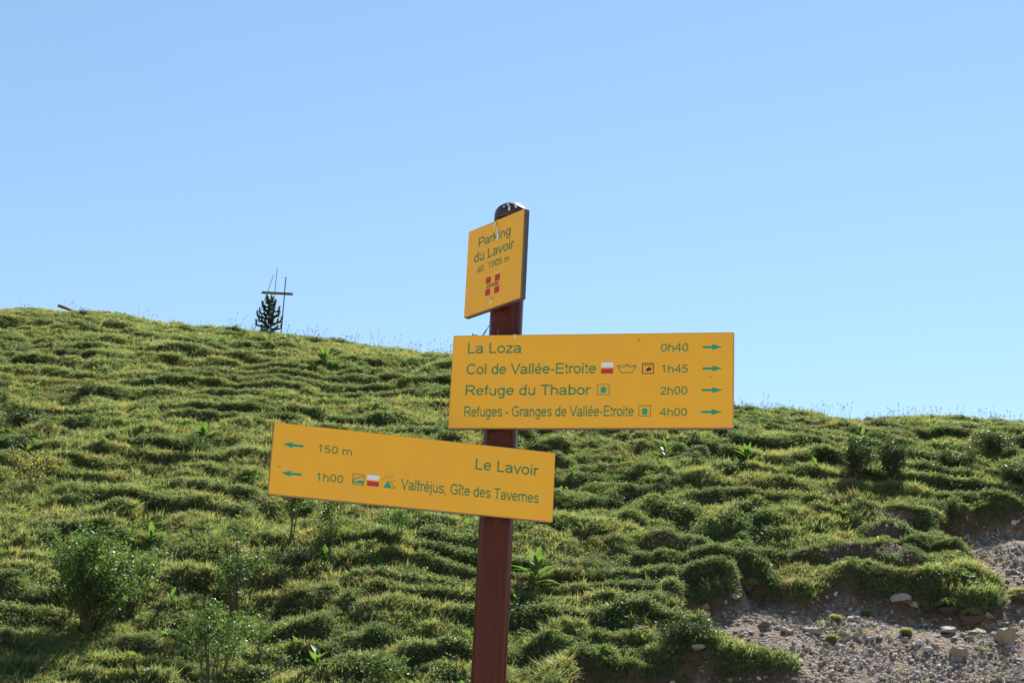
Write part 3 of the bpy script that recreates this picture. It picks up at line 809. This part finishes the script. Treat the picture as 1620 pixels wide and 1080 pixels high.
def clod(px, py, wpx, hpx, label, seed):
    P = on(px, py); sc = P.y / FPX; w = wpx * sc / 2; h = hpx * sc
    root = empty('turf_clod', P); tag(root, label, 'turf clod')
    me = stone_mesh('soil', seed, MAT['clod'], .8, 3, .16)
    o = link(bpy.data.objects.new('soil', me), root); o.scale = (w, w * .7, h * .62); o.location = (0, 0, h * .28)
    g = MB(); rr = random.Random(seed)
    for i in range(int(70 * wpx / 30)):
        a = rr.uniform(0, 6.28); k = math.sqrt(rr.random()) * .9
        t = blades(7, .03, .075, .008, .025, seed * 100 + i); dx, dy = math.cos(a) * k * w, math.sin(a) * k * w * .7
        dz = h * .28 + h * .48 * math.sqrt(max(0, 1 - k * k)); g.add([(v[0] + dx, v[1] + dy, v[2] + dz) for v in t.V], t.F)
    o = g.build('grass_tuft', MAT['grass2'], root); o['kind'] = 'stuff'
clod(1504, 975, 56, 34, 'large clod of turf with earth below it lying on the bare slope', 61)
clod(1538, 988, 40, 30, 'green clod of turf touching the right of the large clod', 62)
clod(1612, 952, 40, 26, 'clod of turf on the bare slope cut by the right edge of the photo', 63)
clod(1316, 1018, 20, 16, 'little clod of turf just above the turf tongue', 64)
clod(1322, 984, 18, 12, 'tiny grassy tuft above the tan stone on the bare slope', 65)
clod(1370, 975, 14, 10, 'tiny grassy tuft right of the one above the tan stone', 66)
clod(1463, 975, 16, 14, 'yellow-green tuft left of the large clod', 67)
clod(1433, 1004, 20, 10, 'flat green tuft left of the two white stones', 68)
clod(1190, 935, 30, 22, 'earthy clod under the left end of the turf lobe', 69)

def stick(pts_px, rad, mat, label, name='stick', lift=.05):
    P = on(*pts_px[0]); y = P.y
    P3 = [at_depth(px, py, y - .10 * i / len(pts_px)) - P for i, (px, py) in enumerate(pts_px)]
    m = MB(); n = len(P3); m.tube(P3, [rad * (1 - .5 * i / n) for i in range(n)], 6)
    o = m.build(name, MAT[mat], None, True); o.location = P; tag(o, label, 'stick')
stick([(645, 602), (642, 592), (640, 586), (640, 580)], .011, 'deadwood', 'white bleached stick poking out of the upper slope left of the wide sign')
stick([(583, 990), (587, 980), (589, 972), (592, 966)], .007, 'deadwood', 'white bleached stick in the lower meadow left of the pole')
stick([(1472, 868), (1462, 859), (1448, 849)], .004, 'straw', 'thin pale straw lying across the turf above the bare slope')
stick([(176, 838), (160, 818), (152, 806)], .006, 'bark', 'bare bent twig above the dark bush at the left')

# ------------------------------------------------------------------ signpost
AX, AY, RP = -.01641, 3.78891, .04
post = empty('signpost', (AX, AY, zt(AX, AY)))
tag(post, 'brown metal hiking signpost with three yellow direction boards in the foreground', 'signpost')
ZB = zt(AX, AY)
# pole: extruded tube with shallow flutes
def pole_profile(n=96):
    out = []
    for i in range(n):
        a = 2 * math.pi * i / n; g = 0
        for c in (-1.95, -1.05, .4, 1.5, 2.6):
            dlt = (a - c + math.pi) % (2 * math.pi) - math.pi
            g = max(g, math.exp(-(dlt / .12) ** 2))
        r_ = RP - .0030 * g; out.append((math.cos(a) * r_, math.sin(a) * r_))
    return out
pf = pole_profile(); n = len(pf); zs = [-.3, .6, 1.6, 2.4, 3.095]
V = [(x, y, z) for z in zs for x, y in pf]
Fc = [(i * n + j, i * n + (j + 1) % n, (i + 1) * n + (j + 1) % n, (i + 1) * n + j) for i in range(len(zs) - 1) for j in range(n)]
obj('pole', V, Fc, MAT['pole'], post, smooth=True)
# domed cap
V, Fc = [], []; rings = [(.0405, 3.078), (.0415, 3.080), (.0418, 3.094), (.0400, 3.104), (.034, 3.113), (.024, 3.1205), (.012, 3.1245)]
k = 40
for r_, z in rings: V += [(math.cos(2 * math.pi * j / k) * r_, math.sin(2 * math.pi * j / k) * r_, z) for j in range(k)]
V.append((0, 0, 3.1255)); V.append((0, 0, 3.078))
for i in range(len(rings) - 1): Fc += [(i * k + j, i * k + (j + 1) % k, (i + 1) * k + (j + 1) % k, (i + 1) * k + j) for j in range(k)]
Fc += [((len(rings) - 1) * k + j, (len(rings) - 1) * k + (j + 1) % k, len(V) - 2) for j in range(k)]
Fc += [((j + 1) % k, j, len(V) - 1) for j in range(k)]
cap = obj('pole_cap', V, Fc, MAT['cap'], post, smooth=True)
def blob(name, c, w, h, parent, mat, seed, thick=.0012, axis='y'):
    """small flat irregular smear facing -y"""
    r = random.Random(seed); n = 14; ring = []
    for i in range(n):
        a = 6.283 * i / n; k = r.uniform(.8, 1.15)
        ring.append((c[0] + math.cos(a) * w / 2 * k * (1 if math.sin(a) < 0 else .7), c[1], c[2] + math.sin(a) * h / 2 * k))
    V = ring + [(c[0], c[1] - thick, c[2])]
    return obj(name, V, [(i, (i + 1) % n, n) for i in range(n)], mat, parent, smooth=True)
for i, (dx, dz, w, h) in enumerate(((-.006, 3.098, .0065, .015), (.0095, 3.105, .008, .010), (-.010, 3.109, .006, .006), (-.019, 3.104, .004, .007))):
    yy = -math.sqrt(.0424 ** 2 - dx * dx) if dz < 3.101 else -math.sqrt(max(.0, .040 ** 2 - dx * dx)) + .000
    blob('bird_dropping', (dx, yy - .0005, dz), w, h, cap, MAT['dropping'], i)

BOARDS = [(-.9032, -.09758, .12206, 2.83864, 3.06383), (-.19975, -.11481, .54912, 2.54165, 2.77005), (.25601, -.5394, .12025, 2.33327, 2.4982)]
TH = .016
def board(i, label):
    yaw, a, b, z0, z1 = BOARDS[i]
    u = Vector((math.cos(yaw), math.sin(yaw), 0)); nn = Vector((math.sin(yaw), -math.cos(yaw), 0))
    W, H = b - a, z1 - z0
    bm = bmesh.new(); bmesh.ops.create_cube(bm, size=1)
    for v in bm.verts: v.co = Vector(((v.co.x + .5) * W, (v.co.y + .5) * TH, (v.co.z + .5) * H))
    bmesh.ops.bevel(bm, geom=list(bm.edges), offset=.0016, segments=3, affect='EDGES')
    me = bpy.data.meshes.new('sign_board'); bm.to_mesh(me); bm.free()
    me.materials.append(MAT['yellow']); me.materials.append(MAT['edge'])
    for p in me.polygons: p.material_index = 0 if p.normal.y < -.9 else 1
    o = link(bpy.data.objects.new('sign_board', me), post)
    o.location = nn * (RP + TH) + u * a + Vector((0, 0, z0 - ZB)); o.rotation_euler = (0, 0, yaw)
    o['label'] = label
    # clamp strip behind, between board and pole
    return o, W, H
EPS = -.0005
def flat(name, polys, mat, parent, y=EPS):
    V, Fc = [], []
    for p in polys:
        nb = len(V); V += [(x / 1000, y, z / 1000) for x, z in p]
        f = list(range(nb, nb + len(p)))
        ar = sum(p[i][0] * p[(i + 1) % len(p)][1] - p[(i + 1) % len(p)][0] * p[i][1] for i in range(len(p)))
        Fc.append(tuple(f if ar > 0 else f[::-1]))
    return obj(name, V, Fc, MAT[mat], parent)
def line(a, b, w):
    dx, dy = b[0] - a[0], b[1] - a[1]; L = math.hypot(dx, dy); nx_, ny_ = -dy / L * w / 2, dx / L * w / 2
    return [(a[0] - nx_, a[1] - ny_), (b[0] - nx_, b[1] - ny_), (b[0] + nx_, b[1] + ny_), (a[0] + nx_, a[1] + ny_)]
def outline(p, w, close=True):
    """flat band along a path, one quad per edge, each a hair in front of the last so none share a plane"""
    n = len(p); return [line(p[i], p[(i + 1) % n], w) for i in range(n if close else n - 1)]
def frame(x0, z0, x1, z1, w):
    return [[(x0, z0), (x1, z0), (x1, z0 + w), (x0, z0 + w)], [(x0, z1 - w), (x1, z1 - w), (x1, z1), (x0, z1)],
            [(x0, z0 + w), (x0 + w, z0 + w), (x0 + w, z1 - w), (x0, z1 - w)], [(x1 - w, z0 + w), (x1, z0 + w), (x1, z1 - w), (x1 - w, z1 - w)]]
# lettering: a plain grotesque drawn as strokes, cap height 1
SW = .118
def arc(cx, cy, rx, ry, a0, a1, n=14):
    return [(cx + rx * math.cos(math.radians(a0 + (a1 - a0) * i / n)), cy + ry * math.sin(math.radians(a0 + (a1 - a0) * i / n))) for i in range(n + 1)]
def ring(cx, cy, rx, ry): return arc(cx, cy, rx, ry, 0, 360, 24)
def smooth(p, k=3):
    q = [p[0]] + p + [p[-1]]; out = []
    for i in range(len(p) - 1):
        a, b, c, d = q[i:i + 4]
        for j in range(k):
            t = j / k; out.append(tuple(.5 * (2 * b[m] + (c[m] - a[m]) * t + (2 * a[m] - 5 * b[m] + 4 * c[m] - d[m]) * t * t + (3 * b[m] - a[m] - 3 * c[m] + d[m]) * t ** 3) for m in (0, 1)))
    return out + [p[-1]]
S_ = [(.60, .53), (.55, .62), (.45, .665), (.33, .67), (.20, .64), (.13, .55), (.16, .455), (.28, .395), (.45, .345), (.58, .28), (.62, .19), (.56, .10), (.44, .055), (.31, .055), (.18, .09), (.105, .19)]
E_ = [[(.10, .375), (.67, .375)], arc(.388, .3625, .283, .31, 2, 322, 20)]
GLYPH = {
 ' ': (.388, []), '-': (.465, [[(.06, .36), (.40, .36)]]), ',': (.388, [[(.19, .12), (.19, .01), (.13, -.14)]]), '.': (.388, [[(.19, 0), (.19, .13)]]),
 'a': (.777, [smooth([(.11, .51), (.17, .62), (.30, .67), (.45, .665), (.57, .60), (.61, .48), (.612, .30), (.62, .12), (.66, .0)]), smooth([(.61, .42), (.45, .385), (.27, .355), (.13, .29), (.10, .20), (.14, .10), (.26, .05), (.40, .06), (.53, .13), (.61, .27)])]),
 'b': (.777, [[(.15, 0), (.15, 1)], ring(.41, .3625, .26, .31)]), 'd': (.777, [[(.625, 0), (.625, 1)], ring(.365, .3625, .26, .31)]),
 'e': (.777, E_), 'é': (.777, E_ + [[(.34, .82), (.50, 1.0)]]),
 'f': (.388, [[(.17, 0), (.17, .80)] + arc(.31, .80, .14, .14, 180, 80, 6), [(.02, .67), (.34, .67)]]),
 'g': (.777, [ring(.365, .3625, .26, .31), [(.625, .725), (.625, -.05)] + arc(.375, -.06, .25, .17, 0, -155, 10)]),
 'h': (.777, [[(.14, 0), (.14, 1)], arc(.385, .42, .245, .25, 180, 0) + [(.63, 0)]]), 'n': (.777, [[(.14, 0), (.14, .725)], arc(.385, .42, .245, .25, 180, 0) + [(.63, 0)]]),
 'u': (.777, [[(.63, 0), (.63, .725)], [(.14, .725), (.14, .30)] + arc(.385, .30, .245, .25, 180, 360)]),
 'm': (1.163, [[(.14, 0), (.14, .725)], arc(.365, .45, .225, .22, 180, 0, 10) + [(.59, 0)], arc(.815, .45, .225, .22, 180, 0, 10) + [(1.04, 0)]]),
 'i': (.31, [[(.155, 0), (.155, .725)], [(.155, .87), (.155, 1)]]), 'î': (.31, [[(.155, 0), (.155, .725)], [(-.02, .82), (.155, .98), (.33, .82)]]),
 'j': (.31, [[(.155, .725), (.155, -.10)] + arc(.04, -.10, .115, .13, 0, -85, 6), [(.155, .87), (.155, 1)]]),
 'k': (.698, [[(.14, 0), (.14, 1)], [(.61, .725), (.14, .26)], [(.32, .44), (.64, 0)]]), 'l': (.31, [[(.155, 0), (.155, 1)]]),
 'o': (.777, [ring(.388, .3625, .285, .31)]), 'r': (.465, [[(.14, 0), (.14, .725)], arc(.38, .40, .24, .265, 180, 62, 8)]),
 's': (.698, [smooth(S_)]), 'S': (.931, [smooth([(x * 1.30, y * 1.379) for x, y in S_])]),
 't': (.388, [[(.19, .93), (.19, .17)] + arc(.30, .17, .11, .115, 180, 285, 6), [(.03, .67), (.35, .67)]]),
 'v': (.698, [[(.05, .725), (.35, .03), (.65, .725)]]), 'z': (.698, [[(.08, .665), (.60, .665), (.08, .06), (.65, .06)]]),
 'C': (1.008, [arc(.53, .5, .42, .45, 38, 322, 22)]), 'G': (1.086, [arc(.54, .5, .44, .45, 42, 318, 22) + [(.93, .18), (.93, .46), (.56, .46)]]),
 'L': (.777, [[(.17, 1), (.17, .06), (.72, .06)]]), 'V': (.931, [[(.04, 1), (.465, .03), (.89, 1)]]), 'A': (.931, [[(.04, 0), (.465, .97), (.89, 0)], [(.2, .34), (.73, .34)]]),
 'E': (.931, [[(.87, .06), (.17, .06), (.17, .94), (.85, .94)], [(.17, .52), (.81, .52)]]), 'T': (.853, [[(.03, .94), (.82, .94)], [(.425, 0), (.425, .94)]]),
 'R': (1.008, [[(.17, 0), (.17, .94), (.60, .94)] + arc(.62, .715, .25, .225, 90, -90, 10) + [(.17, .49)], [(.50, .49), (.64, .40), (.93, 0)]]),
 'P': (.931, [[(.17, 0), (.17, .94), (.56, .94)] + arc(.58, .69, .27, .25, 90, -90, 10) + [(.17, .44)]]),
 'O': (1.086, [ring(.54, .5, .45, .455)]), 'I': (.388, [[(.195, 0), (.195, 1)]]),
 '0': (.777, [ring(.388, .5, .27, .445)]), '1': (.777, [[(.43, 0), (.43, 1)], [(.16, .74), (.30, .83), (.42, .97)]]),
 '2': (.777, [arc(.375, .69, .25, .25, 165, -30, 12) + [(.12, .06), (.67, .06)]]), '4': (.777, [[(.53, 0), (.53, .96), (.06, .30), (.71, .30)]]),
 '5': (.777, [[(.62, .93), (.21, .93), (.145, .50)] + arc(.36, .325, .275, .27, 140, -158, 16)]),
 '9': (.777, [ring(.37, .68, .255, .26), smooth([(.625, .66), (.62, .42), (.56, .20), (.44, .075), (.30, .055), (.19, .10), (.135, .21)])]),
}
def text(s, x0, x1, zb, cap, parent, mat='green', shear=0, bold=0):
    """lay the strokes of s from x0 to x1 (mm) on baseline zb; every stroke a flat ribbon a hair in front of the last"""
    V, Fc = [], []; pen = 0; w = SW / 2 + bold; k = 0
    for ch in s:
        adv, paths = GLYPH[ch]
        for p in paths:
            closed = math.dist(p[0], p[-1]) < 1e-6; nb = len(V); n = len(p); k += 1
            for i, q in enumerate(p):
                a = p[i - 1] if i else (p[-2] if closed else p[0]); b = p[i + 1] if i < n - 1 else (p[1] if closed else p[-1])
                d1 = (q[0] - a[0], q[1] - a[1]); d2 = (b[0] - q[0], b[1] - q[1])
                if d1 == (0, 0): d1 = d2
                if d2 == (0, 0): d2 = d1
                l1 = math.hypot(*d1); l2 = math.hypot(*d2); n1 = (-d1[1] / l1, d1[0] / l1); n2 = (-d2[1] / l2, d2[0] / l2)
                m = (n1[0] + n2[0], n1[1] + n2[1]); ml = math.hypot(*m) or 1; m = (m[0] / ml, m[1] / ml)
                f = w / max(.45, m[0] * n1[0] + m[1] * n1[1])
                for sg in (-1, 1): V.append((pen + q[0] + sg * m[0] * f + shear * q[1], EPS - .00003 * (k % 7), q[1] + sg * m[1] * f))
            Fc += [(nb + 2 * i, nb + 2 * i + 2, nb + 2 * i + 3, nb + 2 * i + 1) for i in range(n - 1)]
        pen += adv
    xs = [v[0] for v in V]; mn, mx = min(xs), max(xs)
    V = [((x0 + (v[0] - mn) / (mx - mn) * (x1 - x0)) / 1000, v[1], (zb + v[2] * cap) / 1000) for v in V]
    o = obj('lettering', V, Fc, MAT[mat], parent)
    o['reads'] = s
    return o
def arrow(x0, x1, zc, parent, left=False, hh=7.2, sh=2.6):
    if not left:
        xm = x1 - 23; p = [(x0, zc - sh), (xm, zc - sh), (xm, zc + sh), (x0, zc + sh)]; q = [(xm, zc - hh), (x1, zc), (xm, zc + hh)]
    else:
        xm = x0 + 20.5; p = [(xm, zc - sh), (x1, zc - sh), (x1, zc + sh), (xm, zc + sh)]; q = [(xm, zc - hh), (xm, zc + hh), (x0, zc)]
    return flat('arrow', [p, q], 'teal', parent)
def bolt(x, z, parent, r_=.0088):
    m = MB(); m.tube([(x / 1000, .001, z / 1000), (x / 1000, -.0025, z / 1000), (x / 1000, -.0045, z / 1000), (x / 1000, -.0055, z / 1000)], [r_, r_ * .98, r_ * .7, r_ * .3], 20)
    return m.build('bolt_cap', MAT['bolt'], parent, True)

# wide board, arrows to the right
b1, W, H = board(1, 'wide yellow board with four destinations and arrows pointing right')
LB = .004
text('La Loza', 37.5, 166.3, 183.2, 25.8, b1, bold=LB); text('Col de Vallée-Etroite', 37.0, 345.3, 131.6, 25.6, b1, bold=LB)
text('Refuge du Thabor', 37.6, 335.3, 79.8, 25.2, b1, bold=LB); text('Refuges - Granges de Vallée-Etroite', 37.0, 436.0, 28.4, 25.2, b1, bold=LB)
for s, x0, x1, zb in (('0h40', 495.9, 559.2, 183.0), ('1h45', 498.2, 558.9, 131.5), ('2h00', 495.4, 558.4, 79.5), ('4h00', 494.7, 558.3, 28.3)):
    text(s, x0, x1, zb, 19.4, b1)
for x0, x1, zc in ((592.4, 637.1, 192.4), (591.8, 638, 141.0), (591.6, 637.9, 89.5), (591.3, 637.1, 37.7)): arrow(x0, x1, zc, b1)
flat('trail_marking', [[(357.5, 146.3), (385.6, 146.3), (385.6, 157.9), (357.5, 157.9)]], 'white', b1)
flat('trail_marking', [[(357.5, 131.0), (385.6, 131.0), (385.6, 142.4), (357.5, 142.4)]], 'red', b1)
boat = [(395.4, 150.3), (404.4, 132.9), (430.2, 132.7), (439.6, 149.9), (433.5, 147.4), (422.5, 146.3), (417.5, 151.9), (412.7, 146.4), (402.9, 145.2)]
flat('pictogram', outline(boat, 1.6) + [line((396, 150.6), (439.5, 150.2), 1.0), line((417.5, 151), (417.8, 156), .9)], 'green', b1)
flat('pictogram', frame(453.0, 129.2, 480.4, 155.4, 1.9), 'brownprint', b1)
flat('pictogram', [[(459.5, 136.5), (464, 139.6), (463, 142), (467, 143), (470, 147.5), (471.3, 142.5), (477, 143.8), (473.5, 140), (474, 136.5), (469, 137.2), (465.5, 134.4), (464.5, 137)]], 'black', b1, EPS - .0002)
flat('pictogram', [[(455.8 + 3.3 * i, 149.3), (457.8 + 3.3 * i, 149.3), (457.8 + 3.3 * i, 151.2), (455.8 + 3.3 * i, 151.2)] for i in range(7)], 'brownprint', b1, EPS - .0003)
for x0, z0, x1, z1, ax, az in ((349.9, 79.6, 378.3, 105.6, 364.2, 101.2), (447.2, 28.3, 475.4, 53.7, 461.3, 49.0)):
    flat('pictogram', frame(x0, z0, x1, z1, 1.3), 'green', b1)
    flat('pictogram', [[(ax - 9, az - 8.2), (ax + 9, az - 8.2), (ax, az)], [(ax - 5.8, az - 16.8), (ax + 5.8, az - 16.8), (ax + 5.8, az - 8.2), (ax - 5.8, az - 8.2)]], 'teal', b1)
blob('bird_dropping', (.150, -.0006, .2235), .006, .008, b1, MAT['dropping'], 31); blob('bird_dropping', (.147, .004, .2290), .010, .004, b1, MAT['dropping'], 32)
blob('mud_speck', (.4435, -.0006, .2110), .0022, .0065, b1, MAT['brownprint'], 33); blob('mud_speck', (.585, -.0006, .1545), .004, .004, b1, MAT['bolt'], 34)

# lower board, arrows to the left
b2, W, H = board(2, 'lower yellow board with arrows pointing left')
arrow(24.7, 69.8, 116.0, b2, True, 7.3, 2.7); arrow(26.3, 70.8, 50.8, b2, True, 6.9, 2.6)
text('150 m', 103.6, 180.6, 106.3, 17.6, b2); text('1h00', 105.2, 165.6, 41.2, 18.2, b2)
text('Le Lavoir', 469.6, 621.2, 105.2, 25.8, b2, bold=LB); text('Valfréjus, Gîte des Tavernes', 297.4, 623.4, 41.0, 24.9, b2, bold=LB)
flat('pictogram', frame(186.5, 41.2, 213.0, 66.3, 1.3), 'green', b2)
flat('pictogram', [line((188.6, 53.2), (212.0, 62.6), 2.0), line((188.9, 52.6), (189.0, 46.0), 1.6), [(190.0, 44.6), (212.2, 44.6), (212.2, 48.2), (190.0, 48.2)], [(198.5, 48.2), (212.2, 48.2), (212.2, 51.4), (198.5, 51.4)]], 'teal', b2, EPS - .0002)
flat('trail_marking', [[(219.4, 55.8), (247.0, 55.8), (247.0, 66.8), (219.4, 66.8)]], 'white', b2)
flat('trail_marking', [[(220.2, 41.4), (247.2, 41.4), (247.2, 52.2), (220.2, 52.2)]], 'red', b2)
flat('pictogram', [[(257.6, 41.0), (277.6, 41.0), (267.6, 58.4)]], 'teal', b2)
flat('pictogram', [line((273.2, 55.8), (285.4, 41.4), 1.3), line((279, 41.3), (286, 41.3), 1.0), line((269.0, 73.3), (268.9, 65.2), 1.2), line((258.5, 68.4), (262.9, 63.2), 1.2), line((279.0, 70.1), (275.0, 64.6), 1.2), line((253.0, 58.9), (259.1, 58.8), 1.1), line((278.5, 59.1), (284.5, 60.2), 1.1)], 'green', b2, EPS - .0002)
blob('mud_speck', (.0205, -.0006, .0645), .003, .0028, b2, MAT['brownprint'], 41); blob('mud_speck', (.603, -.0006, .150), .0025, .009, b2, MAT['bolt'], 42); blob('mud_speck', (.606, .004, .1660), .004, .003, b2, MAT['brownprint'], 43)
blob('mud_speck', (.5885, -.0006, .0275), .0028, .004, b2, MAT['bolt'], 44); blob('mud_speck', (.375, -.0006, .128), .003, .004, b2, MAT['bolt'], 45)

# small top board, turned away
b0, W, H = board(0, 'small upright yellow board with the place name at the top of the pole')
text('Parking', 45.2, 169.5, 172.4, 23.6, b0, bold=LB); text('du Lavoir', 30.2, 186.5, 134.2, 25.6, b0, bold=LB); text('alt. 1905 m', 46.4, 169.5, 105.0, 17.8, b0)
for x, z in ((82.6, 67.2), (117.6, 66.2), (82.2, 36.6), (117.2, 35.6)): flat('emblem', [[(x, z), (x + 18.8, z), (x + 18.8, z + 15.9), (x, z + 15.9)]], 'red', b0)
text('SAVOIE', 86.0, 133.5, 55.0, 9.2, b0, 'black', .2, .02)
bolt(105.8, 211.5, b0); bolt(107.3, 19.4, b0)
V = [(.1135, 203), (.1195, 203), (.1215, 190), (.1250, 181), (.1240, 172), (.1200, 169), (.1165, 172), (.1155, 182), (.1165, 192)]
o = obj('bird_dropping', [(x, -.0009, z / 1000) for x, z in V], [tuple(range(len(V)))[::-1]], MAT['dropping'], b0)
blob('bird_dropping', (.1135, -.0060, .2130), .009, .010, b0, MAT['dropping'], 52)
blob('bird_dropping', (.101, .003, .2268), .008, .003, b0, MAT['cap'], 53)
for (bx, bb) in ((b0, 0), (b1, 1), (b2, 2)):
    yaw, a, b, z0, z1 = BOARDS[bb]; H = z1 - z0
    for zz in (H * .25, H * .72):   # rear clamps gripping the pole
        m = MB(); x = -a
        m.add([(x - .05, TH, zz - .012), (x + .05, TH, zz - .012), (x + .05, TH, zz + .012), (x - .05, TH, zz + .012), (x - .05, TH + .005, zz - .012), (x + .05, TH + .005, zz - .012), (x + .05, TH + .005, zz + .012), (x - .05, TH + .005, zz + .012)],
              [(0, 1, 2, 3), (5, 4, 7, 6), (4, 0, 3, 7), (1, 5, 6, 2), (3, 2, 6, 7), (4, 5, 1, 0)])
        m.build('clamp', MAT['cap'], bx)
